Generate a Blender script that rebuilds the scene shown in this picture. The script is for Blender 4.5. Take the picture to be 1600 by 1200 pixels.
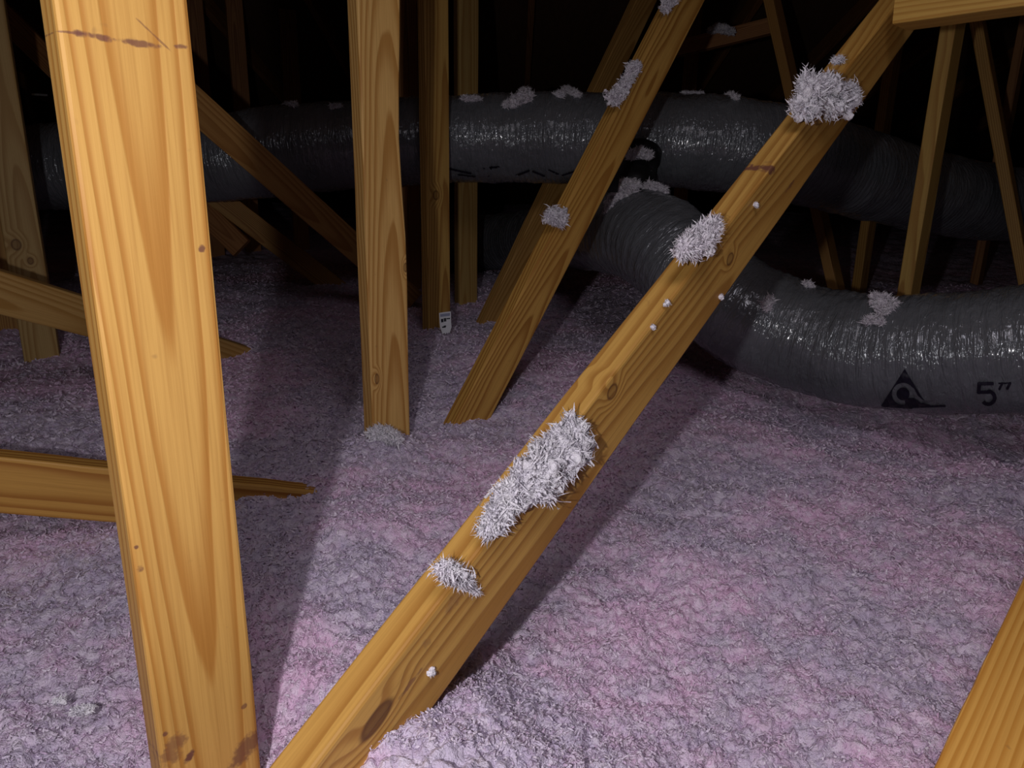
import bpy, bmesh, math
import numpy as np
from mathutils import Vector, Matrix

for o in list(bpy.data.objects):
    bpy.data.objects.remove(o)
scene = bpy.context.scene
COL = scene.collection

# ------------------------------------------------------------------ camera
CAM_H = 0.58
FPX = 1200.0                      # focal length in pixels of the 1600x1200 frame
PITCH = math.radians(16.7)        # looking down
ROLL = math.radians(1.0)
_f = np.array([0, math.cos(PITCH), -math.sin(PITCH)])
_r0 = np.array([1.0, 0, 0])
_u0 = np.array([0, math.sin(PITCH), math.cos(PITCH)])
_r = _r0 * math.cos(ROLL) + _u0 * math.sin(ROLL)
_u = -_r0 * math.sin(ROLL) + _u0 * math.cos(ROLL)
CAM = np.array([0, 0, CAM_H])
cam_d = bpy.data.cameras.new('camera')
cam_d.sensor_fit = 'HORIZONTAL'
cam_d.sensor_width = 36.0
cam_d.lens = 36.0 * FPX / 1600.0
cam_d.clip_start = 0.02
cam = bpy.data.objects.new('camera', cam_d)
COL.objects.link(cam)
cam.matrix_world = Matrix(((_r[0], _u[0], -_f[0], CAM[0]), (_r[1], _u[1], -_f[1], CAM[1]),
                           (_r[2], _u[2], -_f[2], CAM[2]), (0, 0, 0, 1)))
scene.camera = cam

# ------------------------------------------------------------------ world, lights, exposure
world = bpy.data.worlds.new('attic_dark')
scene.world = world
world.use_nodes = True
world.node_tree.nodes['Background'].inputs[0].default_value = (0.55, 0.52, 0.62, 1)
world.node_tree.nodes['Background'].inputs[1].default_value = 0.003

def lamp(name, kind, loc, power, color, size, target=None):
    d = bpy.data.lights.new(name, kind)
    d.energy = power
    d.color = color
    if kind == 'AREA':
        d.shape = 'DISK'
        d.size = size
        d.spread = math.radians(105)
    else:
        d.shadow_soft_size = size
    o = bpy.data.objects.new(name, d)
    COL.objects.link(o)
    o.location = loc
    if target is not None:
        o.rotation_euler = (Vector(target) - Vector(loc)).to_track_quat('-Z', 'Y').to_euler()
    return o
# flash just left of the lens, and an added soft fill overhead that stands for no real lamp
lamp('torch', 'POINT', (-0.165, -0.05, CAM_H), 16.8, (1.0, 0.95, 0.98), 0.012)
lamp('fill_light', 'AREA', (0.15, -0.10, 1.9), 3.2, (1.0, 0.92, 1.0), 0.9, (0.15, 0.75, 0.0))

vs = scene.view_settings
vs.view_transform = 'Standard'
vs.look = 'None'
vs.exposure = 0.06
vs.gamma = 1.0
vs.use_curve_mapping = False

# ------------------------------------------------------------------ layout helpers
def ray(px, py):
    return _f + _r * ((px - 800.0) / FPX) - _u * ((py - 600.0) / FPX)
def at(px, py, z):
    return CAM + ray(px, py) * z
def onfloor(px, py, h=0.0):
    d = ray(px, py)
    return CAM + d * ((h - CAM_H) / d[2])
def onplane(px, py, p0, n):
    d = ray(px, py)
    return CAM + d * (np.dot(np.asarray(p0) - CAM, n) / np.dot(d, n))
def project(P):
    d = np.asarray(P) - CAM
    z = d @ _f
    return 800 + FPX * (d @ _r) / z, 600 - FPX * (d @ _u) / z
def nrm(theta):
    t = math.radians(theta)
    return np.array([math.sin(t), -math.cos(t), 0.0])
def unit(v):
    v = np.asarray(v, float)
    return v / np.linalg.norm(v)
def roof_z(y):
    return 2.75 - 0.28 * y

# gradient noise, vectorised
def _hash(ix, iy, seed):
    h = (ix.astype(np.int64) * 374761393 + iy.astype(np.int64) * 668265263 + seed * 974634777) & 0xffffffff
    h = ((h ^ (h >> 13)) * 1274126177) & 0xffffffff
    return ((h ^ (h >> 16)) & 0xffff) / 65535.0
def pnoise(x, y, seed=0):
    x0 = np.floor(x); y0 = np.floor(y)
    fx = x - x0; fy = y - y0
    u = fx * fx * fx * (fx * (fx * 6 - 15) + 10)
    v = fy * fy * fy * (fy * (fy * 6 - 15) + 10)
    def g(i, j):
        a = _hash(x0 + i, y0 + j, seed) * 2 * np.pi
        return np.cos(a) * (fx - i) + np.sin(a) * (fy - j)
    return ((g(0, 0) * (1 - u) + g(1, 0) * u) * (1 - v) + (g(0, 1) * (1 - u) + g(1, 1) * u) * v) * 1.5

# ------------------------------------------------------------------ objects
def tag(o, label=None, cat=None, group=None, kind=None):
    if label: o['label'] = label
    if cat: o['category'] = cat
    if group: o['group'] = group
    if kind: o['kind'] = kind
    return o
def mesh_obj(name, verts, faces, mat, parent=None, smooth=False):
    me = bpy.data.meshes.new(name)
    me.from_pydata([tuple(map(float, v)) for v in verts], [], [tuple(map(int, f)) for f in faces])
    if smooth:
        me.polygons.foreach_set('use_smooth', [True] * len(me.polygons))
    me.materials.append(mat)
    o = bpy.data.objects.new(name, me)
    COL.objects.link(o)
    if parent is not None:
        o.parent = parent
    return o
def fast_mesh(name, V, F, mat, smooth=True):
    """F is an (n,k) array of equally sized faces"""
    me = bpy.data.meshes.new(name)
    V = np.ascontiguousarray(V, np.float32); F = np.ascontiguousarray(F, np.int32)
    n, k = F.shape
    me.vertices.add(len(V)); me.vertices.foreach_set('co', V.ravel())
    me.loops.add(n * k); me.loops.foreach_set('vertex_index', F.ravel())
    me.polygons.add(n); me.polygons.foreach_set('loop_start', np.arange(0, n * k, k, dtype=np.int32))
    me.update(calc_edges=True)
    me.polygons.foreach_set('use_smooth', np.full(n, smooth))
    me.materials.append(mat)
    me.update()
    o = bpy.data.objects.new(name, me)
    COL.objects.link(o)
    return o
def tint_attr(o, vals):
    a = o.data.attributes.new('tint', 'FLOAT', 'POINT')
    a.data.foreach_set('value', np.asarray(vals, np.float32))

# ------------------------------------------------------------------ materials
class NT:
    def __init__(s, name):
        s.m = bpy.data.materials.new(name)
        s.m.use_nodes = True
        s.t = s.m.node_tree
        s.b = s.t.nodes['Principled BSDF']
    def n(s, typ, **kw):
        nd = s.t.nodes.new(typ)
        for k, v in kw.items():
            setattr(nd, k, v)
        return nd
    def put(s, sock, v):
        if v is None: return
        if hasattr(v, 'is_output') or isinstance(v, bpy.types.NodeSocket):
            s.t.links.new(v, sock)
        else:
            sock.default_value = v
    def math(s, op, a, b=None, c=None, clamp=False):
        nd = s.n('ShaderNodeMath', operation=op, use_clamp=clamp)
        s.put(nd.inputs[0], a); s.put(nd.inputs[1], b); s.put(nd.inputs[2], c)
        return nd.outputs[0]
    def mix(s, f, a, b, blend='MIX'):
        nd = s.n('ShaderNodeMix', data_type='RGBA', blend_type=blend)
        s.put(nd.inputs[0], f); s.put(nd.inputs[6], a); s.put(nd.inputs[7], b)
        return nd.outputs[2]
    def maprange(s, v, a, b, c=0.0, d=1.0, smooth=False):
        nd = s.n('ShaderNodeMapRange')
        if smooth: nd.interpolation_type = 'SMOOTHSTEP'
        s.put(nd.inputs[0], v)
        for i, q in enumerate((a, b, c, d)):
            nd.inputs[i + 1].default_value = q
        return nd.outputs[0]
    def noise(s, vec, scale, detail=2.0, rough=0.5, w=None, dist=0.0):
        nd = s.n('ShaderNodeTexNoise')
        if w is not None:
            nd.noise_dimensions = '4D'; s.put(nd.inputs['W'], w)
        s.put(nd.inputs['Vector'], vec)
        nd.inputs['Scale'].default_value = scale
        nd.inputs['Detail'].default_value = detail
        nd.inputs['Roughness'].default_value = rough
        nd.inputs['Distortion'].default_value = dist
        return nd.outputs['Fac']
    def comb(s, x, y, z):
        nd = s.n('ShaderNodeCombineXYZ')
        s.put(nd.inputs[0], x); s.put(nd.inputs[1], y); s.put(nd.inputs[2], z)
        return nd.outputs[0]
    def obj_xyz(s):
        tc = s.n('ShaderNodeTexCoord')
        sp = s.n('ShaderNodeSeparateXYZ')
        s.t.links.new(tc.outputs['Object'], sp.inputs[0])
        return tc.outputs['Object'], sp.outputs[0], sp.outputs[1], sp.outputs[2]
    def bump(s, h, strength, dist):
        nd = s.n('ShaderNodeBump')
        nd.inputs['Strength'].default_value = strength
        nd.inputs['Distance'].default_value = dist
        s.put(nd.inputs['Height'], h)
        s.t.links.new(nd.outputs[0], s.b.inputs['Normal'])
    def set(s, key, v):
        s.put(s.b.inputs[key], v)

def rgb(c):
    return (c[0], c[1], c[2], 1.0)

def wood(name, seed, light=(0.70, 0.42, 0.125), dark=(0.47, 0.215, 0.040), pith=(0.01, 0.035), ring=0.0065,
         tilt=0.02, contrast=0.8, knots=(), marks=(), rough=0.55, wob=0.010, lw=0.25):
    """knots: (x, z, radius, elong); marks: (x, z, half_w, half_l, slope, strength)"""
    t = NT(name)
    vec, x, y, z = t.obj_xyz()
    w = float(seed) * 3.17
    lo = t.noise(t.comb(t.math('MULTIPLY', x, 6.0), t.math('MULTIPLY', y, 6.0), t.math('MULTIPLY', z, 1.6)), 1.0, 2.0, 0.5, w)
    lo2 = t.noise(t.comb(t.math('MULTIPLY', x, 30.0), t.math('MULTIPLY', y, 30.0), t.math('MULTIPLY', z, 4.0)), 1.0, 2.0, 0.5, w + 9)
    dx = t.math('SUBTRACT', t.math('SUBTRACT', x, pith[0]), t.math('MULTIPLY', z, tilt * 0.4))
    dy = t.math('SUBTRACT', t.math('SUBTRACT', y, pith[1]), t.math('MULTIPLY', z, tilt))
    d = t.math('SQRT', t.math('ADD', t.math('MULTIPLY', dx, dx), t.math('MULTIPLY', dy, dy)))
    d = t.math('ADD', d, t.math('MULTIPLY', t.math('SUBTRACT', lo, 0.5), wob * 2))
    d = t.math('ADD', d, t.math('MULTIPLY', t.math('SUBTRACT', lo2, 0.5), wob * 0.35))
    kmask = None
    for kn in knots:
        (kx, kz, kr, el), kc = kn[:4], (kn[4] if len(kn) > 4 else 0.45)
        ex = t.math('DIVIDE', t.math('SUBTRACT', x, kx), kr)
        ez = t.math('DIVIDE', t.math('SUBTRACT', z, kz), kr * el)
        e = t.math('SQRT', t.math('ADD', t.math('MULTIPLY', ex, ex), t.math('MULTIPLY', ez, ez)))
        e = t.math('ADD', e, t.math('MULTIPLY', t.math('SUBTRACT', lo2, 0.5), 0.5))
        d = t.math('ADD', d, t.maprange(e, 0.6, 2.8, 0.011, 0.0, True))
        k = t.maprange(e, 0.75, 1.15, 1.0, 0.0, True)
        core = t.maprange(t.math('ABSOLUTE', t.math('SUBTRACT', e, 0.85)), 0.0, 0.28, 1.0, kc)
        k = t.math('MULTIPLY', k, core)
        kmask = k if kmask is None else t.math('MAXIMUM', kmask, k)
    fr = t.math('FRACT', t.math('DIVIDE', d, ring))
    late = t.math('MULTIPLY', t.maprange(fr, lw, 0.86, 0.0, 1.0, True), t.maprange(fr, 0.90, 1.0, 1.0, 0.0, True))
    strk = t.noise(t.comb(t.math('MULTIPLY', x, 420.0), t.math('MULTIPLY', y, 420.0), t.math('MULTIPLY', z, 7.0)), 1.0, 3.0, 0.6, w + 3)
    col = t.mix(t.math('MULTIPLY', late, contrast), rgb(light), rgb(dark))
    col = t.mix(t.maprange(strk, 0.42, 0.75, 0.0, 0.38), col, rgb(np.array(dark) * 0.8))
    col = t.mix(t.maprange(lo, 0.45, 0.75, 0.0, 0.35), col, rgb(np.array(light) * np.array((1.0, 0.86, 0.6))))
    spot = t.noise(vec, 55.0, 2.0, 0.5, w + 5)
    col = t.mix(t.maprange(spot, 0.70, 0.76, 0.0, 0.35, True), col, rgb((0.22, 0.11, 0.05)))
    if kmask is not None:
        col = t.mix(t.math('MULTIPLY', kmask, 0.95, clamp=True), col, rgb((0.115, 0.045, 0.015)))
    for (mx, mz, hw, hl, sl, st) in marks:
        u = t.math('SUBTRACT', x, mx)
        v = t.math('SUBTRACT', t.math('SUBTRACT', z, mz), t.math('MULTIPLY', u, sl))
        e1 = t.math('DIVIDE', u, hw); e2 = t.math('DIVIDE', v, hl)
        e = t.math('ADD', t.math('MULTIPLY', e1, e1), t.math('MULTIPLY', e2, e2))
        mk = t.maprange(t.math('ADD', e, t.math('MULTIPLY', t.math('SUBTRACT', t.noise(vec, 130.0, 3.0, 0.6, w + 7), 0.5), 3.4)), 0.2, 1.2, st, 0.0, True)
        col = t.mix(mk, col, rgb((0.16, 0.060, 0.045)))
    t.set('Base Color', col)
    t.set('Roughness', rough)
    t.set('Specular IOR Level', 0.3)
    t.bump(t.math('ADD', t.math('MULTIPLY', strk, 0.5), t.math('MULTIPLY', late, -0.4)), 0.35, 0.0012)
    return t.m

def insulation_mat(name, pink, grey, white, use_tint):
    t = NT(name)
    vec, x, y, z = t.obj_xyz()
    lo = t.noise(vec, 2.6, 3.0, 0.55, 1.3)
    mid = t.noise(vec, 22.0, 3.0, 0.6, 4.1)
    vor = t.n('ShaderNodeTexVoronoi')
    t.put(vor.inputs['Vector'], vec)
    vor.inputs['Scale'].default_value = 95.0
    hue = t.math('ADD', t.math('MULTIPLY', lo, 0.8), t.math('MULTIPLY', mid, 0.35))
    col = t.mix(t.maprange(hue, 0.50, 0.68, 0.0, 1.0, True), rgb(grey), rgb(pink))
    sp = t.n('ShaderNodeSeparateColor')
    t.t.links.new(vor.outputs['Color'], sp.inputs[0])
    col = t.mix(t.maprange(sp.outputs[0], 0.35, 1.0, 0.0, 0.55), col, rgb(white))
    if use_tint:
        a = t.n('ShaderNodeAttribute', attribute_name='tint')
        col = t.mix(t.maprange(a.outputs['Fac'], 0.3, 1.0, 0.0, 0.9), col, rgb(white))
        col = t.mix(t.maprange(a.outputs['Fac'], 0.3, 0.0, 0.0, 0.35), col, rgb(np.array(pink) * np.array((0.75, 0.66, 0.75))))
    t.set('Base Color', col)
    t.set('Roughness', 0.95)
    t.set('Specular IOR Level', 0.12)
    fine = t.noise(vec, 330.0, 3.0, 0.65)
    t.bump(t.math('ADD', t.math('MULTIPLY', vor.outputs['Distance'], -0.8), fine), 0.8, 0.006)
    return t.m

def plain(name, col, rough=0.7, metal=0.0, spec=0.3):
    t = NT(name)
    vec, x, y, z = t.obj_xyz()
    nz = t.noise(vec, 40.0, 3.0, 0.6)
    t.set('Base Color', t.mix(t.maprange(nz, 0.3, 0.8, 0.0, 0.35), rgb(col), rgb(np.array(col) * 0.6)))
    t.set('Roughness', rough); t.set('Metallic', metal); t.set('Specular IOR Level', spec)
    return t.m

def film_mat(name, col):
    """grey metallised film of a flexible duct, crinkled"""
    t = NT(name)
    vec, x, y, z = t.obj_xyz()
    big = t.noise(vec, 9.0, 3.0, 0.6)
    sa = t.n('ShaderNodeAttribute', attribute_name='along').outputs['Fac']
    fa_ = t.n('ShaderNodeAttribute', attribute_name='around').outputs['Fac']
    cr = t.noise(t.comb(t.math('MULTIPLY', sa, 95.0), t.math('MULTIPLY', fa_, 16.0), 0.0), 1.0, 2.0, 0.5, None, 0.8)
    crb = t.math('ABSOLUTE', t.math('SUBTRACT', cr, 0.5))
    fine = t.noise(vec, 60.0, 2.0, 0.5, None, 0.6)
    thread = t.noise(t.comb(t.math('MULTIPLY', x, 260.0), t.math('MULTIPLY', y, 260.0), t.math('MULTIPLY', z, 60.0)), 1.0, 2.0, 0.5)
    c = t.mix(t.maprange(big, 0.35, 0.7, 0.0, 0.6), rgb(col), rgb(np.array(col) * 0.62))
    c = t.mix(t.maprange(thread, 0.62, 0.78, 0.0, 0.4), c, rgb(np.array(col) * 2.0))
    t.set('Base Color', c)
    t.set('Metallic', 0.25)
    t.set('Roughness', t.maprange(big, 0.3, 0.75, 0.14, 0.32))
    t.set('Specular IOR Level', 0.55)
    t.set('Coat Weight', 0.35); t.set('Coat Roughness', 0.10)
    t.bump(t.math('ADD', t.math('MULTIPLY', crb, -1.4), t.math('MULTIPLY', fine, 0.45)), 0.6, 0.010)
    return t.m

M_ins = insulation_mat('blown_insulation', (0.88, 0.61, 0.83), (0.63, 0.555, 0.72), (0.95, 0.87, 0.99), True)
M_tuft = insulation_mat('loose_tuft', (0.93, 0.87, 0.95), (0.92, 0.89, 0.97), (0.97, 0.96, 0.99), False)
M_film = film_mat('duct_film', (0.190, 0.205, 0.225))
M_print = plain('black_print', (0.012, 0.010, 0.022), 0.5)
M_black = plain('black_plastic', (0.010, 0.010, 0.011), 0.45)
M_paper = plain('tag_paper', (0.78, 0.80, 0.85), 0.8)
M_band = plain('tag_band', (0.33, 0.36, 0.50), 0.8)
M_pale = plain('pale_metallic', (0.55, 0.68, 0.75), 0.3, 0.9)
M_dry = plain('drywall', (0.5, 0.48, 0.45), 0.9)
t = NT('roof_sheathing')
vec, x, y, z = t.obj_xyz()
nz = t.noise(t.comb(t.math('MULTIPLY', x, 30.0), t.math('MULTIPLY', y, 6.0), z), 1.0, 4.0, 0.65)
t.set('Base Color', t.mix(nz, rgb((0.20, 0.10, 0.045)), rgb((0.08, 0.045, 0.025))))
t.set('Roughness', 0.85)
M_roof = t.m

# ------------------------------------------------------------------ structure
def sheet(name, P, thick, mat):
    P = [np.asarray(p, float) for p in P]
    n = unit(np.cross(P[1] - P[0], P[3] - P[0]))
    V = P + [p - n * thick for p in P]
    F = [(0, 1, 2, 3), (7, 6, 5, 4)] + [(i, i + 4, (i + 1) % 4 + 4, (i + 1) % 4) for i in range(4)]
    return mesh_obj(name, V, F, mat)
tag(sheet('floor', [(-9, -1.6, -0.32), (9, -1.6, -0.32), (9, 11.2, -0.32), (-9, 11.2, -0.32)], 0.012, M_dry), kind='structure')
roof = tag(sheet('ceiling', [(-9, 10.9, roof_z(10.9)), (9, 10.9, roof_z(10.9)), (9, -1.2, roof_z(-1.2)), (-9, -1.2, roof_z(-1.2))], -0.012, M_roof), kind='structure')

# ------------------------------------------------------------------ boards
def board(name, A, B, n, mat, label, w=0.089, th=0.038, cat='wood board', group=None, wane=None, seed=0, segs=28):
    """2x4: wide face looks along n; local z runs from A to B, local -y is the wide face looking at n"""
    A = np.asarray(A, float); B = np.asarray(B, float)
    L = np.linalg.norm(B - A)
    zz = (B - A) / L
    yy = -np.asarray(n, float)
    yy = unit(yy - zz * np.dot(yy, zz))
    xx = np.cross(yy, zz)
    e = 0.0032
    hw, ht = w / 2, th / 2
    q = e * 0.3
    sec = [(-hw + e, -ht), (hw - e, -ht), (hw - q, -ht + q), (hw, -ht + e), (hw, ht - e), (hw - q, ht - q), (hw - e, ht), (-hw + e, ht),
           (-hw + q, ht - q), (-hw, ht - e), (-hw, -ht + e), (-hw + q, -ht + q)]
    rng = np.random.default_rng(seed + 11)
    V, F = [], []
    k = len(sec)
    bx = np.cumsum(rng.normal(0, 0.00022, segs + 1)); by = np.cumsum(rng.normal(0, 0.00022, segs + 1))
    for i in range(segs + 1):
        s = i / segs
        ex = rng.normal(0, 0.00025)
        for (a, b) in sec:
            aa = a
            if wane is not None:
                for (wz, wl, amt) in wane:
                    g = math.exp(-((s * L - wz) / wl) ** 2)
                    if a > 0: aa -= amt * g * (1.0 if b < 0 else 0.35)
            V.append((aa + bx[i] + (ex if a > 0 else -ex), b + by[i], s * L))
    for i in range(segs):
        for j in range(k):
            F.append((i * k + j, i * k + (j + 1) % k, (i + 1) * k + (j + 1) % k, (i + 1) * k + j))
    F.append(tuple(reversed(range(k)))); F.append(tuple(segs * k + j for j in range(k)))
    o = mesh_obj(name, V, F, mat)
    o.matrix_world = Matrix(((xx[0], yy[0], zz[0], A[0]), (xx[1], yy[1], zz[1], A[1]), (xx[2], yy[2], zz[2], A[2]), (0, 0, 0, 1)))
    return tag(o, label, cat, group)

def loc_on(A, B, n, px, py, th=0.038):
    A = np.asarray(A, float); B = np.asarray(B, float)
    zz = unit(B - A); yy = -np.asarray(n, float); yy = unit(yy - zz * np.dot(yy, zz)); xx = np.cross(yy, zz)
    p = onplane(px, py, A - yy * th / 2, yy) - A
    return float(p @ xx), float(p @ zz)
def knots_px(A, B, n, lst):
    return [loc_on(A, B, n, k[0], k[1]) + tuple(k[2:]) for k in lst]
def clip_roof(A, B):
    A = np.asarray(A, float); B = np.asarray(B, float)
    f = lambda p: roof_z(p[1]) - 0.10 - p[2]
    for P, Q in ((A, B), (B, A)):
        if f(P) < 0:
            u = f(P) / (f(P) - f(Q)); P += (Q - P) * u
    return A, B
def post(px, py, z, theta, **kw):
    c = at(px, py, z)
    return (c[0], c[1], -0.30), (c[0], c[1], roof_z(c[1]) - 0.10), nrm(theta)
G_V = 'upright web boards of the trusses'
G_D = 'slanting web boards of the trusses'

# near upright
a, b, n = post(251, 600, 0.625, 42)
board('wall_stud', a, b, n, wood('pine_near_upright', 1, light=(0.64, 0.365, 0.098), dark=(0.40, 0.155, 0.022), pith=(0.010, 0.040), ring=0.0064, tilt=-0.020, contrast=0.72, wob=0.007, lw=0.42,
      marks=knots_px(a, b, n, [(147, 57, 0.014, 0.0026, -0.10, 0.85), (215, 68, 0.016, 0.0026, -0.05, 0.8), (112, 51, 0.010, 0.0010, 0.0, 0.7), (283, 73, 0.005, 0.002, 0.0, 0.8),
             (240, 55, 0.010, 0.0012, -0.9, 0.6), (270, 1170, 0.012, 0.014, 0.5, 0.6), (385, 1168, 0.020, 0.014, 0.5, 0.75), (296, 1182, 0.006, 0.005, 0.6, 0.95),
             (219, 888, 0.004, 0.004, 0, 0.85), (213, 854, 0.002, 0.002, 0, 0.85), (314, 388, 0.003, 0.003, 0, 0.85), (381, 1103, 0.003, 0.003, 0, 0.7), (258, 1146, 0.003, 0.003, 0, 0.8)])),
      'bright near upright pine board with a pencil line across its top', group=G_V, seed=1)
# middle upright
a, b, n = post(602, 580, 1.57, 40)
board('wall_stud', a, b, n, wood('pine_mid_upright', 2, light=(0.66, 0.40, 0.13), dark=(0.38, 0.165, 0.03), pith=(0.006, 0.024), ring=0.0060, tilt=0.026, contrast=0.75, wob=0.012,
      knots=knots_px(a, b, n, [(589, 592, 0.0055, 2.2), (634, 418, 0.005, 2.0)])),
      'upright pine board with wavy right edge, second upright from the left foreground', group=G_V, seed=2,
      wane=[(0.86, 0.055, 0.010), (0.98, 0.10, 0.007), (0.60, 0.03, -0.004)])
a, b, n = post(681, 400, 2.50, 42)
stud3 = (a, b, n)
board('wall_stud', a, b, n, wood('pine_tagged_upright', 3, light=(0.60, 0.37, 0.10), dark=(0.32, 0.14, 0.03), pith=(0.02, 0.03), tilt=0.02, knots=[(-0.01, 0.75, 0.012, 1.4)]),
      'slim upright board with the white paper tag at its foot', group=G_V, seed=3)
a, b, n = post(728, 400, 3.06, 42)
board('wall_stud', a, b, n, wood('pine_back_upright', 4, light=(0.52, 0.35, 0.12), dark=(0.36, 0.19, 0.05), pith=(-0.02, 0.03), knots=[(-0.018, 1.02, 0.010, 1.6)]),
      'dim upright board behind the long duct, right of the tagged one', group=G_V, seed=4)
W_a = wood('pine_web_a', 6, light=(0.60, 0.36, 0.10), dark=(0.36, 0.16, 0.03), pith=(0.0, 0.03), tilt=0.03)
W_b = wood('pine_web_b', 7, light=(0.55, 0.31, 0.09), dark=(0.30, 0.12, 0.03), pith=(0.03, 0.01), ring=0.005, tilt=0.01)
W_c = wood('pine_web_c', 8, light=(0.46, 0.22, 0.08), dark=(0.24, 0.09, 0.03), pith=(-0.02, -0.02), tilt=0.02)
a, b, n = post(65, 550, 2.2, 24)
board('wall_stud', a, b, n, wood('pine_far_left_upright', 5, light=(0.50, 0.34, 0.13), dark=(0.33, 0.18, 0.05), knots=[(-0.015, 0.62, 0.014, 1.2), (0.012, 0.575, 0.008, 1.3)]),
      'upright board at the left edge behind the slanting plank', group=G_V, seed=5)
a, b, n = post(18, 540, 2.5, 24)
board('wall_stud', a, b, n, W_b, 'upright board at the left edge half hidden behind another upright', group=G_V, seed=6)
a, b, n = post(641, 420, 3.35, 40)
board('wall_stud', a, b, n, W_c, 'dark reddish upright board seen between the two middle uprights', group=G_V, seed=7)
# right side
a, b, n = post(1452, 260, 2.15, 47)
board('wall_stud', a, b, n, wood('pine_right_upright', 9, light=(0.62, 0.40, 0.11), dark=(0.38, 0.18, 0.04), pith=(0.03, 0.0)),
      'narrow lit upright board behind the near duct under the short top plank', group=G_V, seed=8)
a, b, n = post(1364, 300, 3.3, 47)
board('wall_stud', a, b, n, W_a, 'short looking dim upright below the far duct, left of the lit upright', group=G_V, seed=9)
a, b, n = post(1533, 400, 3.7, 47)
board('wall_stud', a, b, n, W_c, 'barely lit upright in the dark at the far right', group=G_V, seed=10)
for (px, z, th, lab) in ((312, 4.1, 30, 'faint upright in the dark just right of the near upright'),
                         (374, 4.3, 30, 'faint upright in the dark above the left end of the duct'),
                         (455, 4.4, 30, 'faint upright in the dark left of the middle upright'),
                         (1078, 4.2, 45, 'faint upright in the dark behind the two leaning boards')):
    a, b, n = post(px, 120, z, th)
    board('wall_stud', a, b, n, W_c, lab, group=G_V, seed=int(px))

# slanting boards
def slanted(p_lo, p_hi, p0, theta, ext_lo, ext_hi, name, matf, label, seed=0, th=0.038, **kw):
    n = nrm(theta)
    A = onplane(p_lo[0], p_lo[1], p0, n); B = onplane(p_hi[0], p_hi[1], p0, n)
    d = unit(B - A)
    A, B = clip_roof(A - d * ext_lo - n * th / 2, B + d * ext_hi - n * th / 2)
    return board(name, A, B, n, matf(A, B, n), label, group=G_D, seed=seed, **kw), (p0, n, A, B)
D1_N = nrm(50)
D1_P = CAM + (onfloor(500, 1200) - CAM) * 0.82
d1_obj, D1 = slanted((676, 1033), (1362, 100), D1_P, 50, 0.42, 1.3, 'truss_web', lambda A, B, n:
    wood('pine_main_diagonal', 21, light=(0.58, 0.33, 0.08), dark=(0.33, 0.14, 0.024), pith=(0.03, 0.028), ring=0.0075, tilt=0.012, contrast=0.75, wob=0.012,
         knots=knots_px(A, B, n, [(957, 612, 0.009, 1.3), (588, 1125, 0.010, 2.2, 0.85), (1141, 405, 0.008, 1.3)]),
         marks=knots_px(A, B, n, [(1206, 266, 0.008, 0.010, 0.5, 0.9), (925, 606, 0.006, 0.012, 0.4, 0.4), (1235, 290, 0.003, 0.02, 0, 0.6), (640, 1070, 0.003, 0.02, 0.2, 0.6), (710, 940, 0.008, 0.016, 0, 0.35)])),
    'long leaning board in front crossing the picture, carrying large white insulation clumps', 21, segs=40)
D2_P = onfloor(742, 655); D2_N = nrm(38)
d2_obj, D2 = slanted((748, 640), (1078, 0), D2_P, 38, 0.35, 1.6, 'truss_web', lambda A, B, n:
    wood('pine_second_diagonal', 22, light=(0.55, 0.315, 0.075), dark=(0.30, 0.125, 0.022), pith=(0.012, 0.034), ring=0.006, tilt=0.016, contrast=0.9, wob=0.016),
    'leaning board behind the main one, crossing in front of the long duct', 22, segs=40)
D3_P = CAM + (onfloor(772, 492) - CAM) * 0.965; D3_N = nrm(38)
d3_obj, D3 = slanted((776, 492), (1011, 0), D3_P, 38, 0.4, 1.6, 'truss_web', lambda A, B, n:
    wood('pine_third_diagonal', 23, light=(0.52, 0.30, 0.09), dark=(0.30, 0.14, 0.03), pith=(0.02, 0.03)),
    'leaning board passing behind the long duct, parallel to the one before it', 23)

def free(name, p1, p2, n, mat, label, ext1=0.0, ext2=0.0, seed=0, **kw):
    A = at(*p1); B = at(*p2); d = unit(B - A)
    A, B = clip_roof(A - d * ext1, B + d * ext2)
    return board(name, A, B, n, mat, label, group=G_D, seed=seed, **kw)
toC = np.array([0.1, -0.95, 0.15])
free('truss_web', (0, 456, 1.62), (340, 552, 2.2), (0.55, -0.83, 0.0), wood('pine_left_upper', 31, light=(0.58, 0.36, 0.12), dark=(0.38, 0.19, 0.04), pith=(0.02, 0.04), tilt=0.02),
     'plank sloping down behind the near upright, in front of the left uprights', 0.5, 0.35, 31)
free('truss_web', (0, 751, 1.15), (400, 790, 1.325), (0.28, -0.95, 0.05), wood('pine_left_lower', 32, light=(0.58, 0.32, 0.075), dark=(0.30, 0.11, 0.018), pith=(-0.01, 0.03), ring=0.008, tilt=0.008, contrast=0.95),
     'lowest plank at left, sinking into the insulation behind the near upright', 0.5, 0.25, 32)
free('truss_web', (1560, 1215, 0.66), (1688, 870, 0.98), (-0.42, -0.62, 0.66), wood('pine_right_corner', 33, light=(0.86, 0.47, 0.11), dark=(0.58, 0.23, 0.03), pith=(0.09, 0.03), ring=0.0068, tilt=0.004, contrast=0.75, wob=0.004),
     'bright orange board cut off by the lower right corner', 0.35, 0.3, 33)
d = ray(1407, 24)
free('lateral_brace', (1409, 24, 1.30), (1640, -8, 1.165), (0, 0, 1), wood('pine_top_brace', 34, light=(0.60, 0.36, 0.08), dark=(0.42, 0.20, 0.03), pith=(0.0, 0.05)),
     'short level plank at the top right corner above the lit upright', 0.0, 0.5, 34)
free('truss_web', (1527, 30, 2.7), (1600, 420, 2.75), D1_N, W_a, 'board leaning left at the far right edge behind the far duct', 1.5, 0.5, 35)
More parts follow.
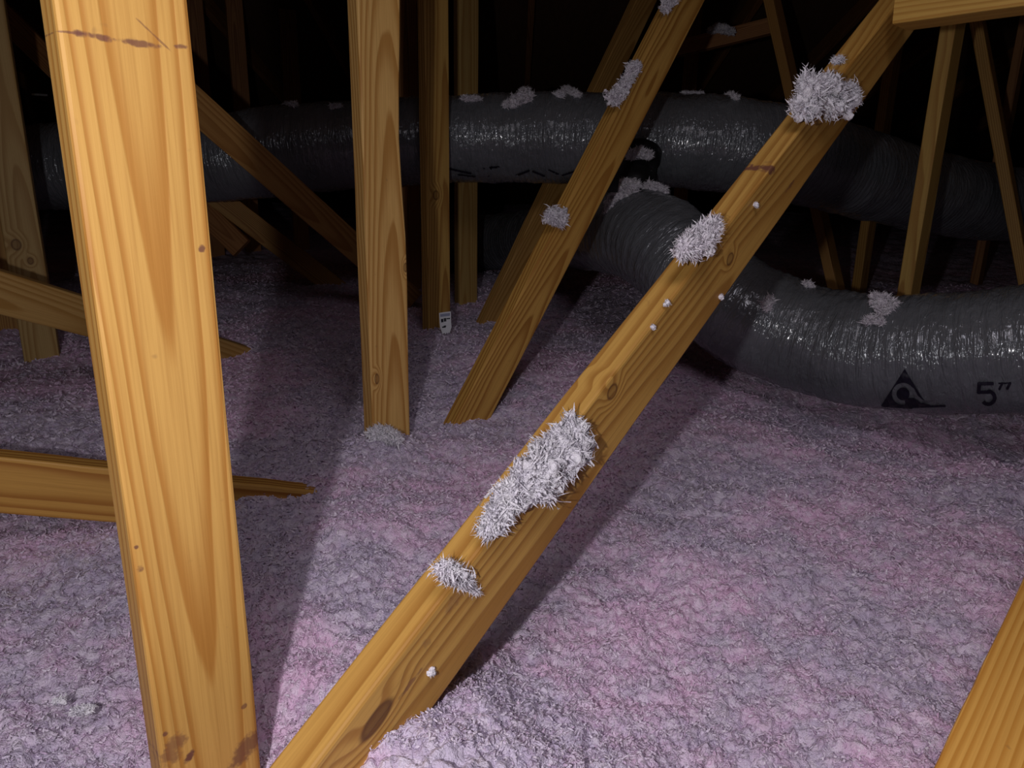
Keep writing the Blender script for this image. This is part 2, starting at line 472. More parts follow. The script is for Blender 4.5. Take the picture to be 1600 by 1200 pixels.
free('truss_web', (1206, 0, 3.0), (1300, 420, 3.05), D1_N, W_b, 'board leaning left behind the big clump, passing behind the long duct', 1.6, 0.6, 36)
free('truss_web', (1060, 76, 3.3), (1205, 40, 3.15), (0.2, -0.95, 0.2), W_c, 'dark red level board high up between two leaning boards', 0.12, 0.05, 37, w=0.064)
free('truss_web', (300, 160, 2.12), (622, 447, 2.9), (0.35, -0.93, 0.0), wood('pine_left_far_web', 38, light=(0.48, 0.26, 0.075), dark=(0.30, 0.13, 0.03)),
     'brown board sloping down to the right across the left end of the duct', 1.2, 0.1, 38)
free('truss_web', (345, 312, 3.12), (540, 462, 3.45), (0.35, -0.93, 0.0), W_b, 'dim board sloping down to the right below the left part of the duct', 0.3, 0.3, 39)
free('truss_web', (0, 20, 3.0), (378, 388, 3.15), (0.2, -0.95, 0.0), W_c, 'dim board sloping behind the near upright from the upper left corner', 1.2, 0.0, 40)

# rafters under the roof sheathing
for i, xr in enumerate(np.arange(-4.2, 4.3, 0.61)):
    A = np.array([xr, 6.6, roof_z(6.6) - 0.058]); B = np.array([xr, -1.0, roof_z(-1.0) - 0.058])
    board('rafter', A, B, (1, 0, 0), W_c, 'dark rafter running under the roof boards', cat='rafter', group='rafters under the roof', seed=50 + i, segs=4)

# ------------------------------------------------------------------ insulation bed
HEAPS = []
def heap(px, py, amp, sig):
    p = onfloor(px, py)
    HEAPS.append((p[0], p[1], amp, sig))
_p = onplane(590, 1190, D1_P, D1_N); HEAPS.append((_p[0] + 0.03, _p[1] - 0.01, 0.085, 0.13)); heap(330, 1230, -0.07, 0.08)
heap(600, 700, 0.020, 0.045); heap(720, 690, 0.010, 0.06)
heap(720, 530, 0.025, 0.13); heap(1000, 470, 0.03, 0.25); heap(450, 560, 0.01, 0.20)
heap(1440, 668, -0.055, 0.11); heap(1250, 630, -0.045, 0.11); heap(1620, 680, -0.055, 0.13); heap(1780, 690, -0.05, 0.14)
heap(280, 830, 0.0, 0.15); heap(1150, 700, 0.02, 0.15)
def floor_h(x, y, fine=True):
    h = 0.022 * pnoise(x * 1.7, y * 1.7, 3) + 0.014 * pnoise(x * 5, y * 5, 5)
    for (hx, hy, am, sg) in HEAPS:
        h = h + am * np.exp(-((x - hx) ** 2 + (y - hy) ** 2) / (2 * sg * sg))
    if fine:
        wx = x + 0.006 * pnoise(x * 40, y * 40, 21); wy = y + 0.006 * pnoise(x * 40, y * 40, 22)
        h = h + 0.0095 * pnoise(wx * 17, wy * 17, 7) + 0.0075 * (0.35 - np.abs(pnoise(wx * 42, wy * 42, 9))) \
            + 0.0045 * pnoise(wx * 85, wy * 85, 11) + 0.0030 * pnoise(wx * 190, wy * 190, 13)
    return h
NA, NR = 960, 680
ang = np.radians(np.linspace(-56, 56, NA)); rad = 0.30 * (9.3 / 0.30) ** np.linspace(0, 1, NR)
AA, RR = np.meshgrid(ang, rad)
X = RR * np.sin(AA); Y = RR * np.cos(AA)
Z = floor_h(X, Y)
V1 = np.stack([X, Y, Z], -1).reshape(-1, 3)
idx = np.arange(NA * NR).reshape(NR, NA)
F1 = np.stack([idx[:-1, :-1], idx[:-1, 1:], idx[1:, 1:], idx[1:, :-1]], -1).reshape(-1, 4)
ins = fast_mesh('loose_insulation', V1, F1, M_ins)
tint_attr(ins, 0.30 + 0.22 * pnoise(V1[:, 0] * 60, V1[:, 1] * 60, 31))
tag(ins, 'pink and grey blown insulation covering the whole attic floor', 'insulation', kind='stuff')

def strips(P, rng, length, width, tilt=0.6, up=None):
    """bent two-quad flakes rooted at P"""
    n = len(P)
    az = rng.uniform(0, 2 * np.pi, n)
    el = np.abs(rng.normal(0.25, tilt, n))
    d = np.stack([np.cos(az) * np.cos(el), np.sin(az) * np.cos(el), np.sin(el)], -1)
    s = np.cross(d, rng.normal(size=(n, 3))); s /= np.linalg.norm(s, axis=1)[:, None] + 1e-9
    nn = np.cross(d, s)
    L = (length * rng.uniform(0.5, 1.5, n))[:, None]; W = (width * rng.uniform(0.5, 1.5, n))[:, None]
    bend = rng.normal(0, 0.35, n)[:, None]
    a0 = P - d * L * 0.5; a1 = P + nn * L * bend * 0.5; a2 = P + d * L * 0.5
    V = np.stack([a0 - s * W * 0.35, a0 + s * W * 0.35, a1 - s * W * 0.5, a1 + s * W * 0.5, a2 - s * W * 0.25, a2 + s * W * 0.25], 1).reshape(-1, 3)
    b = (np.arange(n) * 6)[:, None]
    F = np.concatenate([b + np.array([[0, 1, 3, 2]]), b + np.array([[2, 3, 5, 4]])])
    return V, F
rng = np.random.default_rng(5)
NF = 150000
rr = np.exp(rng.uniform(math.log(0.55), math.log(4.2), NF)); aa = np.radians(rng.uniform(-46, 46, NF))
fx = rr * np.sin(aa); fy = rr * np.cos(aa)
fz = floor_h(fx, fy) + rng.uniform(-0.001, 0.003, NF)
grow = np.clip(rr / 1.1, 0.75, 2.2)
V2, F2 = strips(np.stack([fx, fy, fz], -1), rng, 0.0068 * grow, 0.0024 * grow, 0.45)
fl = fast_mesh('insulation_flakes', V2, F2, M_ins, False)
tint_attr(fl, np.repeat(np.clip(rng.normal(0.42, 0.28, NF), 0, 1), 6))
tag(fl, 'small loose flakes and fibres lying over the pink insulation', 'insulation', kind='stuff')

# ------------------------------------------------------------------ insulation tufts
_bm = bmesh.new(); bmesh.ops.create_icosphere(_bm, subdivisions=2, radius=1.0)
_bm.verts.ensure_lookup_table()
ICO_V = np.array([v.co[:] for v in _bm.verts]); ICO_F = np.array([[v.index for v in f.verts] for f in _bm.faces]); _bm.free()
def tuft(name, spine, label, seed=0, dens=1.0, normal=(0, -0.7, 0.7), flat=0.55, fib=0.0125, group='white insulation tufts', cat='insulation tuft', parent=None):
    """spine: list of (point, radius); lumps and fibres gathered in one ragged clump"""
    rng = np.random.default_rng(seed + 100)
    P0 = np.array([s[0] for s in spine]); R0 = np.array([s[1] for s in spine])
    n = unit(normal)
    segl = np.linalg.norm(np.diff(P0, axis=0), axis=1) if len(spine) > 1 else np.array([])
    vol = float(np.sum(R0 ** 2)) + float(np.sum(segl * R0[1:]) * 2 if len(segl) else 0)
    nl = int(np.clip(dens * vol / (0.0065 ** 2) * 1.8, 8, 380))
    def sample(k, outer=False):
        if len(spine) > 1:
            w = (segl + 1e-6) * (R0[1:] + R0[:-1]); w /= w.sum()
            i = rng.choice(len(segl), k, p=w); u = rng.uniform(0, 1, k)[:, None]
            c = P0[i] * (1 - u) + P0[i + 1] * u; r = R0[i] * (1 - u[:, 0]) + R0[i + 1] * u[:, 0]
        else:
            c = np.repeat(P0, k, 0); r = np.repeat(R0, k)
        d = rng.normal(size=(k, 3)); d /= np.linalg.norm(d, axis=1)[:, None]
        q = (rng.uniform(0.7, 1.12, k) if outer else rng.uniform(0, 1, k) ** 0.5)
        q = np.where(rng.random(k) < 0.12, q * rng.uniform(1.0, 1.4, k), q)
        q = q * (0.72 + 0.55 * pnoise(c[:, 0] * 55 + d[:, 0] * 1.6, c[:, 2] * 55 + d[:, 2] * 1.6 + d[:, 1], seed + 5) + 0.2)
        off = d * (q * r)[:, None]
        hn = off @ n
        off = off - np.outer(hn, n) * (1 - flat)
        off = off + np.outer(np.abs(hn) * 0.15, n)
        return c + off, r, d
    V, F = [], []
    C, r, _ = sample(nl)
    base = 0
    for i in range(nl):
        s = min(max(r[i] * rng.uniform(0.16, 0.32), 0.0022), 0.0068)
        sc = rng.uniform(0.7, 1.3, 3)
        v = ICO_V * sc * s
        v = v * (1 + 0.38 * np.sin(ICO_V @ rng.normal(0, 4, 3) + rng.uniform(0, 6)))[:, None] + rng.normal(0, 0.13 * s, v.shape)
        V.append(v + C[i]); F.append(ICO_F + base); base += len(v)
    nf = nl * 20
    Cf, rf, df = sample(nf, True)
    d = df + rng.normal(0, 0.6, df.shape); d -= np.outer(np.minimum(d @ n, 0) * 0.8, n); d /= np.linalg.norm(d, axis=1)[:, None]
    L = (np.minimum(fib, rf * 0.9 + 0.004) * rng.uniform(0.3, 1.5, nf))[:, None]; W = np.minimum(0.0011, rf * 0.10)[:, None] * rng.uniform(0.4, 1.5, nf)[:, None]
    s = np.cross(d, rng.normal(size=(nf, 3))); s /= np.linalg.norm(s, axis=1)[:, None]
    nn = np.cross(d, s); a0 = Cf - d * L * 0.6; a1 = Cf + nn * L * rng.normal(0, .25, nf)[:, None]; a2 = Cf + d * L * 0.6
    sv = np.stack([a0 - s * W, a0 + s * W, a1 - s * W, a1 + s * W, a2], 1).reshape(-1, 3)
    b = base + np.arange(nf)[:, None] * 5
    V.append(sv)
    for tri in ((0, 1, 3), (0, 3, 2), (2, 3, 4)):
        F.append(b + np.array([tri]))
    o = fast_mesh(name, np.concatenate(V), np.concatenate(F), M_tuft, True)
    if parent is not None: o.parent = parent
    return tag(o, label, cat, group)

def on1(px, py, lift=0.006):
    return onplane(px, py, D1_P, D1_N) + D1_N * lift * 0.3 + np.array([0, 0, lift])
def on2(px, py, lift=0.006):
    return onplane(px, py, D2_P, D2_N) + D2_N * lift * 0.3 + np.array([0, 0, lift])
def zof(p):
    return float((np.asarray(p) - CAM) @ _f)
def spine_px(fn, pts):
    out = []
    for (px, py, rp) in pts:
        p = fn(px, py); out.append((p, rp * zof(p) / FPX))
    return out
N1 = unit(D1_N + np.array([-0.35, -0.35, 0.6]))
tuft('insulation_tuft', spine_px(on1, [(1250, 182, 20), (1268, 145, 28), (1292, 160, 30), (1325, 155, 18)]), 'largest high clump of white insulation near the top of the main leaning board', 1, normal=N1)
tuft('insulation_tuft', spine_px(on1, [(1062, 405, 14), (1085, 388, 22), (1105, 368, 17), (1116, 352, 9)]), 'white insulation clump halfway up the main leaning board above the branch duct', 2, normal=N1)
tuft('insulation_tuft', spine_px(on1, [(890, 675, 20), (885, 712, 34), (850, 738, 38), (815, 768, 30), (785, 790, 18), (768, 828, 20), (752, 838, 10)]), 'longest white insulation clump on the lower half of the main leaning board', 3, normal=N1)
tuft('insulation_tuft', spine_px(on1, [(685, 895, 13), (708, 905, 15), (730, 920, 10), (743, 934, 5)]), 'small white insulation clump low on the main leaning board', 4, normal=N1)
tuft('insulation_tuft', spine_px(on1, [(1300, 103, 5), (1312, 99, 6)]), 'tiny white tuft above the big high clump', 5, normal=N1)
for i, (px, py, rp, lab) in enumerate(((672, 1057, 5, 'white speck near the knot at the bottom of the main leaning board'), (1040, 481, 4, 'pale splinter of fluff on the main leaning board, left of the branch duct'),
        (1018, 519, 3, 'tiny fluff speck on the main board below the pale splinter'), (1178, 327, 4, 'tiny fluff speck on the main board between the two knots'),
        (1124, 470, 3, 'tiny fluff speck on the right edge of the main board beside the duct'))):
    tuft('insulation_speck', spine_px(on1, [(px, py, rp)]), lab, 10 + i, normal=N1, fib=0.004)
N2 = unit(D2_N + np.array([-0.4, -0.3, 0.6]))
tuft('insulation_tuft', spine_px(on2, [(860, 346, 11), (870, 340, 14), (874, 352, 9)]), 'round white tuft on the second leaning board below the long duct', 21, normal=N2)
tuft('insulation_tuft', spine_px(on2, [(957, 160, 12), (968, 148, 10), (980, 128, 7), (990, 112, 10), (994, 105, 6)]), 'long white tuft on the second leaning board in front of the duct top', 22, normal=N2)
tuft('insulation_tuft', spine_px(on2, [(1036, 20, 7), (1042, 10, 9), (1050, 0, 8)]), 'white tuft at the top edge of the picture on the second leaning board', 23, normal=N2)
tuft('insulation_tuft', spine_px(lambda x, y: onfloor(x, y, 0.035) + np.array([0, -0.02, 0]), [(585, 674, 10), (602, 670, 13), (620, 681, 10)]), 'white tuft heaped at the foot of the middle upright', 24)
for i, (px, py, rp, lab) in enumerate(((92, 1095, 11, 'small pale flake left of the near upright on the insulation'), (130, 1110, 17, 'larger pale flake beside the near upright on the insulation'))):
    tuft('insulation_flake', spine_px(lambda x, y: onfloor(x, y, 0.012), [(px - rp * 0.7, py + 2, rp * 0.6), (px, py, rp * 0.75), (px + rp * 0.7, py - 2, rp * 0.6)]), lab, 30 + i, flat=0.4, normal=(0, 0, 1), fib=0.005)

# ------------------------------------------------------------------ ducts
def spline(P, step):
    P = np.asarray(P, float)
    Q = np.vstack([2 * P[0] - P[1], P, 2 * P[-1] - P[-2]])
    out = []
    for i in range(1, len(Q) - 2):
        tt = np.linspace(0, 1, 60, endpoint=False)[:, None]
        p0, p1, p2, p3 = Q[i - 1], Q[i], Q[i + 1], Q[i + 2]
        out.append(0.5 * ((2 * p1) + (-p0 + p2) * tt + (2 * p0 - 5 * p1 + 4 * p2 - p3) * tt ** 2 + (-p0 + 3 * p1 - 3 * p2 + p3) * tt ** 3))
    out = np.vstack(out + [P[-1][None]])
    s = np.concatenate([[0], np.cumsum(np.linalg.norm(np.diff(out, axis=0), axis=1))])
    n = int(s[-1] / step)
    ss = np.linspace(0, s[-1], n + 1)
    return np.stack([np.interp(ss, s, out[:, k]) for k in range(3)], -1), ss
class Duct:
    def __init__(d, pts, R, pitch=0.028, rib=0.0022, step=0.0045, seed=0, lump=0.006):
        d.C, d.s = spline(pts, step)
        d.R, d.pitch, d.rib, d.seed, d.lump = R, pitch, rib, seed, lump
        T = np.gradient(d.C, axis=0); T /= np.linalg.norm(T, axis=1)[:, None]
        up = np.array([0, 0, 1.0])
        d.B = np.cross(T, up); d.B /= np.linalg.norm(d.B, axis=1)[:, None]     # sideways
        d.N = np.cross(d.B, T)                                                # upwards
    def rad(d, s, phi):
        q = (s / d.pitch + phi / (2 * np.pi)) % 1.0
        r = d.rib * (1 - np.abs(2 * q - 1) ** 1.5 * 2)
        lm = d.lump * pnoise(s * 6, np.cos(phi) * 1.5 + 7, d.seed) + d.lump * 0.6 * pnoise(s * 14, phi * 1.3, d.seed + 1)
        cr = 0.0020 * pnoise(s * 55 + 3 * np.sin(phi * 3), phi * 7, d.seed + 2) + 0.0006 * pnoise(s * 160, phi * 9, d.seed + 3)
        return d.R + r + lm + cr
    def surf(d, s, phi, lift=0.0):
        c = np.stack([np.interp(s, d.s, d.C[:, k]) for k in range(3)], -1)
        b = np.stack([np.interp(s, d.s, d.B[:, k]) for k in range(3)], -1)
        n = np.stack([np.interp(s, d.s, d.N[:, k]) for k in range(3)], -1)
        r = (d.rad(s, phi) + lift)[..., None]
        return c + (b * np.cos(phi)[..., None] + n * np.sin(phi)[..., None]) * r
    def build(d, name, mat, m=80):
        phi = np.linspace(-np.pi, np.pi, m, endpoint=False) + 1e-4
        S, PH = np.meshgrid(d.s, phi, indexing='ij')
        V = d.surf(S, PH).reshape(-1, 3)
        k = len(d.s); idx = np.arange(k * m).reshape(k, m); nx = np.roll(idx, -1, 1)
        F = np.stack([idx[:-1], nx[:-1], nx[1:], idx[1:]], -1).reshape(-1, 4)
        o = fast_mesh(name, V, F, mat)
        for an, av in (('along', S), ('around', np.abs(PH) * d.R)):
            a = o.data.attributes.new(an, 'FLOAT', 'POINT'); a.data.foreach_set('value', av.ravel().astype(np.float32))
        return o
    def patch(d, name, parent, s0, s1, f0, f1, ns, nf, pred, mat, lift=0.0018):
        """ink on the film: the cells of a surface patch that pred() marks"""
        S, PH = np.meshgrid(np.linspace(s0, s1, ns), np.linspace(f0, f1, nf), indexing='ij')
        V = d.surf(S, PH, lift)
        px, py = project(V)
        idx = np.arange(ns * nf).reshape(ns, nf)
        cx = (px[:-1, :-1] + px[1:, 1:]) / 2; cy = (py[:-1, :-1] + py[1:, 1:]) / 2
        keep = pred(cx, cy)
        F = np.stack([idx[:-1, :-1], idx[:-1, 1:], idx[1:, 1:], idx[1:, :-1]], -1)[keep]
        if len(F) == 0:
            print('EMPTY PATCH', name); return
        used = np.unique(F); re = np.full(ns * nf, -1); re[used] = np.arange(len(used))
        o = fast_mesh(name, V.reshape(-1, 3)[used], re[F], mat)
        o.parent = parent
        return o
    def near(d, px, py):
        """(s, phi) of the surface point seen at a pixel"""
        S, PH = np.meshgrid(np.linspace(0, d.s[-1], 500), np.linspace(-np.pi, np.pi, 240), indexing='ij')
        V = d.surf(S, PH); x, y = project(V)
        z = (V - CAM) @ _f
        cost = (x - px) ** 2 + (y - py) ** 2 + 4e3 * np.maximum(0, z - np.interp(S, d.s, (d.C - CAM) @ _f)) 
        i = np.unravel_index(np.argmin(cost), cost.shape)
        return S[i], PH[i], V[i]

TR = 0.145
trunk = Duct([at(-180, 275, 2.75), at(70, 262, 2.68), at(330, 248, 2.66), at(470, 233, 2.63), at(690, 219, 2.62), at(870, 216, 2.58), at(1080, 222, 2.45), at(1220, 238, 2.45),
              at(1330, 268, 2.62), at(1440, 298, 2.85), at(1560, 318, 3.05), at(1760, 325, 3.2)], TR, pitch=0.020, rib=0.0009, seed=3, step=0.005)
trunk_o = tag(trunk.build('flexible_duct', M_film), 'long grey flexible duct hanging across the back of the attic', 'duct', 'flexible ducts')
branch = Duct([at(600, 384, 4.1), at(690, 381, 3.95), at(790, 378, 3.68), at(890, 366, 3.06), at(965, 361, 2.42), at(1025, 380, 2.19), at(1085, 430, 2.08), at(1155, 487, 1.98), at(1240, 522, 1.92),
               at(1330, 545, 1.84), at(1450, 553, 1.73), at(1600, 547, 1.61), at(1760, 538, 1.50)], 0.133, pitch=0.027, rib=0.0012, seed=9)
branch_o = tag(branch.build('flexible_duct', M_film), 'near grey shiny flexible duct with black printing lying on the insulation at right', 'duct', 'flexible ducts')

def seg(x, y, ax, ay, bx, by, w):
    dx, dy = bx - ax, by - ay
    tt = np.clip(((x - ax) * dx + (y - ay) * dy) / (dx * dx + dy * dy + 1e-9), 0, 1)
    return (x - ax - tt * dx) ** 2 + (y - ay - tt * dy) ** 2 < w * w
def logo(x, y):
    # triangle with a hollowed right flank and a tail running right
    inside = (y < 634.5) & (y > 577) & ((x - 1413) > -(y - 577) * 0.64) & ((x - 1413) < 1 + (y - 577) * 0.60 + np.maximum(0, y - 622) * 0.5)
    tail = seg(x, y, 1380, 633.5, 1424, 636.5, 2.6) | seg(x, y, 1424, 636, 1476, 634.5, 1.7)
    rr_ = np.hypot((x - 1411), (y - 615.5) * 1.02)
    ring = (rr_ < 17.5) & (rr_ > 10.2) & ~((x > 1414) & (y > 622))
    stroke = seg(x, y, 1425, 609, 1431, 620, 3.6) | seg(x, y, 1431, 620, 1440, 627, 3.0) | seg(x, y, 1440, 627, 1452, 630, 2.2)
    return (inside & ~ring & ~stroke) | tail
def five(x, y):
    a = seg(x, y, 1530, 599.5, 1550, 599.5, 3.0) | seg(x, y, 1530, 599.5, 1529, 613, 3.0) | seg(x, y, 1529, 613, 1546, 612.5, 2.8)
    th = np.arctan2(y - 621.5, x - 1544.0); q = np.hypot(x - 1544.0, y - 621.5)
    arc = (np.abs(q - 10.0) < 3.0) & (th > -1.6) & (th < 2.5)
    qt = seg(x, y, 1566, 599, 1561.5, 608, 1.9) | seg(x, y, 1578, 599, 1574, 607, 2.2) | seg(x, y, 1561, 599, 1579, 598.5, 1.2)
    return a | arc | qt
s_a, f_a, _p = branch.near(1370, 600); s_b, f_b, _p = branch.near(1490, 640); s_c, f_c, _p = branch.near(1520, 600); s_d, f_d, _p = branch.near(1590, 640)
def frange(d, s, lo, hi):
    """angles on the camera side that project between two pixel rows"""
    ph = np.linspace(-np.pi, np.pi, 720); V = d.surf(np.full(720, s), ph)
    cz = float((np.array([np.interp(s, d.s, d.C[:, k]) for k in range(3)]) - CAM) @ _f)
    x, y = project(V); ok = (y > lo) & (y < hi) & (((V - CAM) @ _f) < cz)
    return (ph[ok].min(), ph[ok].max()) if ok.any() else (-1, 0)
def wrapfix(d, s, lo, hi):
    ph = np.linspace(0, 2 * np.pi, 720); V = d.surf(np.full(720, s), ph)
    cz = float((np.array([np.interp(s, d.s, d.C[:, k]) for k in range(3)]) - CAM) @ _f)
    x, y = project(V); ok = (y > lo) & (y < hi) & (((V - CAM) @ _f) < cz + 0.03)
    a, b = ph[ok].min(), ph[ok].max()
    if b - a > np.pi: return frange(d, s, lo, hi)
    return a, b
sm = (s_a + s_b) / 2; fa, fb = wrapfix(branch, sm, 565, 660)
branch.patch('printed_logo', branch_o, s_a - 0.03, s_b + 0.03, fa, fb, 330, 260, logo, M_print)
sm = (s_c + s_d) / 2; fa, fb = wrapfix(branch, sm, 580, 650)
branch.patch('printed_size_mark', branch_o, s_c - 0.04, s_c + 0.16, fa, fb, 300, 220, five, M_print)
# smudged line of lettering along the underside of the long duct
s_a, _q, _p = trunk.near(698, 268); s_b, _q, _p = trunk.near(912, 268)
fa, fb = wrapfix(trunk, (s_a + s_b) / 2, 250, 284)
for (a_, b_, c_, d_, w_) in ((703, 264, 735, 271, 1.6), (716, 273, 742, 276, 1.2), (757, 263, 779, 261, 1.6), (768, 261, 763, 275, 1.5), (800, 277, 826, 267, 1.7), (833, 268, 850, 275, 1.6),
                             (858, 266, 872, 272, 1.4), (879, 274, 897, 268, 1.4)):
    trunk.patch('printed_mark', trunk_o, s_a, s_b, fa, fb, 420, 60, lambda x, y: seg(x, y, a_, b_, c_, d_, w_), M_print)

# takeoff collar between the two ducts and the hanging strap
def tube(name, P, R, mat, m=24, parent=None):
    P = np.asarray(P, float); V, F = [], []
    T = unit(P[-1] - P[0]); b = unit(np.cross(T, (0, 1, 0.3))); n = np.cross(b, T)
    for p, r in zip(P, R):
        for k in range(m):
            a_ = 2 * math.pi * k / m
            V.append(p + (b * math.cos(a_) + n * math.sin(a_)) * r)
    for i in range(len(P) - 1):
        for k in range(m):
            F.append((i * m + k, i * m + (k + 1) % m, (i + 1) * m + (k + 1) % m, (i + 1) * m + k))
    F.append(tuple(range(m))); F.append(tuple(reversed([(len(P) - 1) * m + k for k in range(m)])))
    return mesh_obj(name, V, F, mat, parent, True)
c0 = at(1003, 235, 2.36); c1 = at(985, 312, 2.30)
ln = [c0 + (c1 - c0) * q for q in (0, 0.03, 0.2, 0.22, 0.5, 0.52, 0.8, 0.82, 1.0)]
col_o = tube('duct_collar', ln, [0.055, 0.062, 0.062, 0.056, 0.056, 0.061, 0.061, 0.056, 0.056], M_black)
tag(col_o, 'black collar joining the branch duct to the long duct', 'duct collar')
def strap(name, pts, w, side, mat, label):
    P, ss = spline(pts, 0.01)
    T = np.gradient(P, axis=0); s = np.asarray(unit(side)); V, F = [], []
    for i, p in enumerate(P):
        nn = unit(np.cross(T[i], s)) * 0.0012
        for a_, b_ in ((-1, -1), (1, -1), (1, 1), (-1, 1)): V.append(p + s * a_ * w / 2 + nn * b_)
    for i in range(len(P) - 1):
        for k in range(4): F.append((i * 4 + k, i * 4 + (k + 1) % 4, (i + 1) * 4 + (k + 1) % 4, (i + 1) * 4 + k))
    F.append((3, 2, 1, 0)); F.append(tuple(len(P) * 4 - 4 + k for k in range(4)))
    return tag(mesh_obj(name, V, F, mat), label, 'strap')
strap('duct_strap', [at(966, 222, 1.95), at(962, 250, 2.0), at(960, 280, 2.08), at(958, 300, 2.16)], 0.026, (1, 0.2, 0), M_black, 'black strap hanging behind the second leaning board')

# tufts lying on the ducts
def duct_tuft(d, pts, label, seed, lift=0.004, fib=0.014):
    sp = []
    for (px, py, rp) in pts:
        s_, f_, p = d.near(px, py); sp.append((p + np.array([0, -0.3, 1.0]) * lift, rp * zof(p) / FPX))
    tuft('insulation_tuft', sp, label, seed, normal=(0, -0.5, 0.85), fib=fib)
duct_tuft(trunk, [(792, 166, 8), (808, 160, 13), (822, 152, 11), (818, 142, 6)], 'white tuft standing on top of the long duct at its middle', 41)
duct_tuft(trunk, [(872, 150, 7), (888, 146, 9), (902, 150, 6)], 'flat white tuft on the duct top right of the standing tuft', 42)
duct_tuft(trunk, [(725, 156, 5), (748, 157, 5)], 'low tuft on the duct top beside the tagged upright', 43)
duct_tuft(trunk, [(444, 168, 5), (460, 166, 5)], 'low tuft on the left end of the long duct', 44)
duct_tuft(trunk, [(520, 168, 5), (532, 168, 4)], 'low tuft on the duct top just left of the middle upright', 45)
duct_tuft(trunk, [(1068, 146, 3), (1098, 148, 3)], 'tiny specks on the duct top right of the second leaning board', 46)
duct_tuft(trunk, [(1140, 153, 6), (1148, 156, 5)], 'small tuft on the duct top left of the big clump', 47)
tuft('insulation_tuft', spine_px(lambda x, y: at(x, y, 2.28), [(984, 245, 7), (1000, 239, 10), (1013, 244, 8)]), 'white tuft on top of the black collar', 48)
tuft('insulation_tuft', spine_px(lambda x, y: at(x, y, 2.20), [(950, 335, 6), (953, 322, 8), (962, 308, 11), (976, 297, 15), (992, 289, 11)]), 'white tuft along the bend of the branch duct', 49)
duct_tuft(branch, [(1013, 283, 9), (1027, 284, 10), (1040, 295, 6)], 'small white tuft on the right of the branch duct bend', 50)
duct_tuft(branch, [(1372, 470, 14), (1386, 478, 15), (1378, 490, 8)], 'star shaped white tuft on top of the near duct', 51)
duct_tuft(branch, [(1352, 505, 7), (1368, 502, 8), (1378, 507, 6)], 'small flat tuft just below the star shaped tuft on the near duct', 52)
duct_tuft(branch, [(1194, 482, 7), (1202, 468, 7)], 'faint tuft on the near duct right of the main leaning board', 53)
duct_tuft(branch, [(1258, 446, 6), (1268, 448, 5)], 'small tuft on the upper rim of the near duct', 54)
tuft('insulation_tuft', spine_px(lambda x, y: at(x, y, 3.12), [(1110, 48, 6), (1128, 44, 9), (1142, 50, 7)]), 'dim tuft lying on the dark red level board', 55)

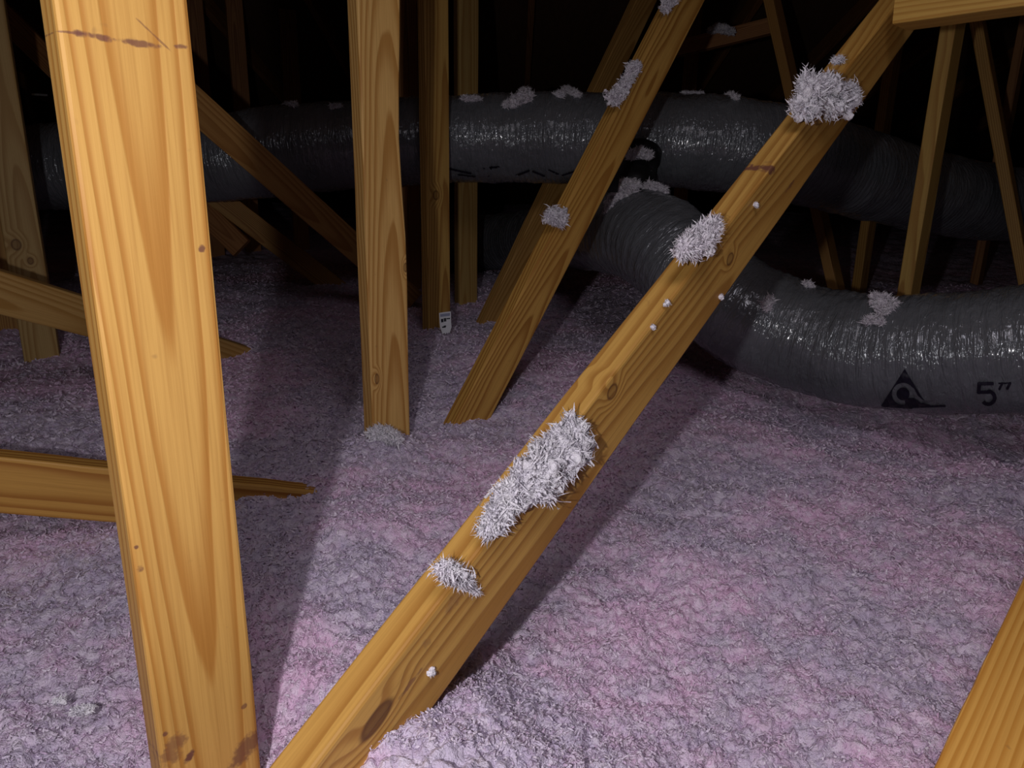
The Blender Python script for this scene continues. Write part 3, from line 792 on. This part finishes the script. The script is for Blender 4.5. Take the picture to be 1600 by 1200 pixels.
# ------------------------------------------------------------------ depth tag
ta = np.array(stud3[0]); n3 = stud3[2]; z_t = 2.455
tl, tr_, br, bl = at(686, 489, z_t), at(704.5, 486.5, z_t), at(705.5, 521, z_t), at(688, 522, z_t)
tn = unit(np.cross(tr_ - tl, bl - tl))
if np.dot(tn, ray(695, 500)) > 0: tn = -tn
def tq(u, v, k=0.0):
    p = tl * (1 - u) * (1 - v) + tr_ * u * (1 - v) + br * u * v + bl * (1 - u) * v
    return p + tn * (0.004 * math.sin(u * 3.1) + k)
tagE = bpy.data.objects.new('paper_tag', None); COL.objects.link(tagE); tagE.location = (float(bl[0]), float(bl[1]), float(bl[2]))
def tag_part(name, u0, u1, v0, v1, mat, k, nu=8, nv=6, shape=None):
    V, F = [], []
    for kk in (k, k - 0.0006):
        for i in range(nu + 1):
            for j in range(nv + 1):
                u = u0 + (u1 - u0) * i / nu; v = v0 + (v1 - v0) * j / nv
                if shape: u, v = shape(u, v)
                V.append(tq(u, v, kk) - np.array(tagE.location))
    m = nv + 1; q = (nu + 1) * m
    for i in range(nu):
        for j in range(nv):
            a_ = i * m + j; F.append((a_, a_ + m, a_ + m + 1, a_ + 1)); F.append((q + a_, q + a_ + 1, q + a_ + m + 1, q + a_ + m))
    rim = [i * m for i in range(nu + 1)] + [nu * m + j for j in range(1, m)] + [i * m + nv for i in range(nu - 1, -1, -1)] + [j for j in range(nv - 1, 0, -1)]
    for i in range(len(rim)):
        a_, b_ = rim[i], rim[(i + 1) % len(rim)]; F.append((a_, b_, q + b_, q + a_))
    return mesh_obj(name, V, F, mat, tagE)
tag_part('paper', 0, 1, 0, 1, M_paper, 0.0, 10, 10, lambda u, v: (u if v < 0.7 else 0.5 + (u - 0.5) * (1 - (v - 0.7) * 1.2) + 0.02, v + (0.06 * math.sin(u * 19) if v > 0.98 else 0)))
tag_part('printed_band', 0.10, 0.92, 0.07, 0.20, M_band, 0.0008)
for (u0, u1, v0, v1) in ((0.14, 0.34, 0.30, 0.46), (0.38, 0.60, 0.28, 0.44), (0.62, 0.92, 0.29, 0.34), (0.20, 0.52, 0.66, 0.72), (0.34, 0.56, 0.62, 0.68)):
    tag_part('printed_mark', u0, u1, v0, v1, M_print, 0.0008, 4, 3)
tag(tagE, 'small white printed paper tag at the foot of a slim upright', 'paper tag')

# small thin strip at upper left, pale blue with a metallic finish
p = at(62, 148, 2.55)
V = []
for (a_, b_, c_) in ((-1, -1, -1), (1, -1, -1), (1, 1, -1), (-1, 1, -1), (-1, -1, 1), (1, -1, 1), (1, 1, 1), (-1, 1, 1)):
    V.append(p + np.array([a_ * 0.026 , b_ * 0.001 + c_ * 0.001, c_ * 0.0032 - a_ * 0.001]))
tag(mesh_obj('pale_strip', V, [(0, 3, 2, 1), (4, 5, 6, 7), (0, 1, 5, 4), (1, 2, 6, 5), (2, 3, 7, 6), (3, 0, 4, 7)], M_pale), 'thin bright pale blue strip in the dark beside the left upright', 'metal strip')
# fluff specks caught on the roof boards
for i, (px, py) in enumerate(((938, 10), (855, 14), (873, 90), (906, 125), (925, 103), (1324, 14), (1300, 42), (1304, 83), (1232, 130), (1156, 134), (1275, 23))):
    d = ray(px, py); k = (2.75 - CAM[2] - 0.28 * CAM[1]) / (d[2] + 0.28 * d[1])
    p = CAM + d * k
    tuft('fluff_speck', [(p, 0.0055)], 'tiny speck of fluff caught on the dark roof boards', 70 + i, fib=0.006, group='fluff specks on the roof boards', cat='fluff')
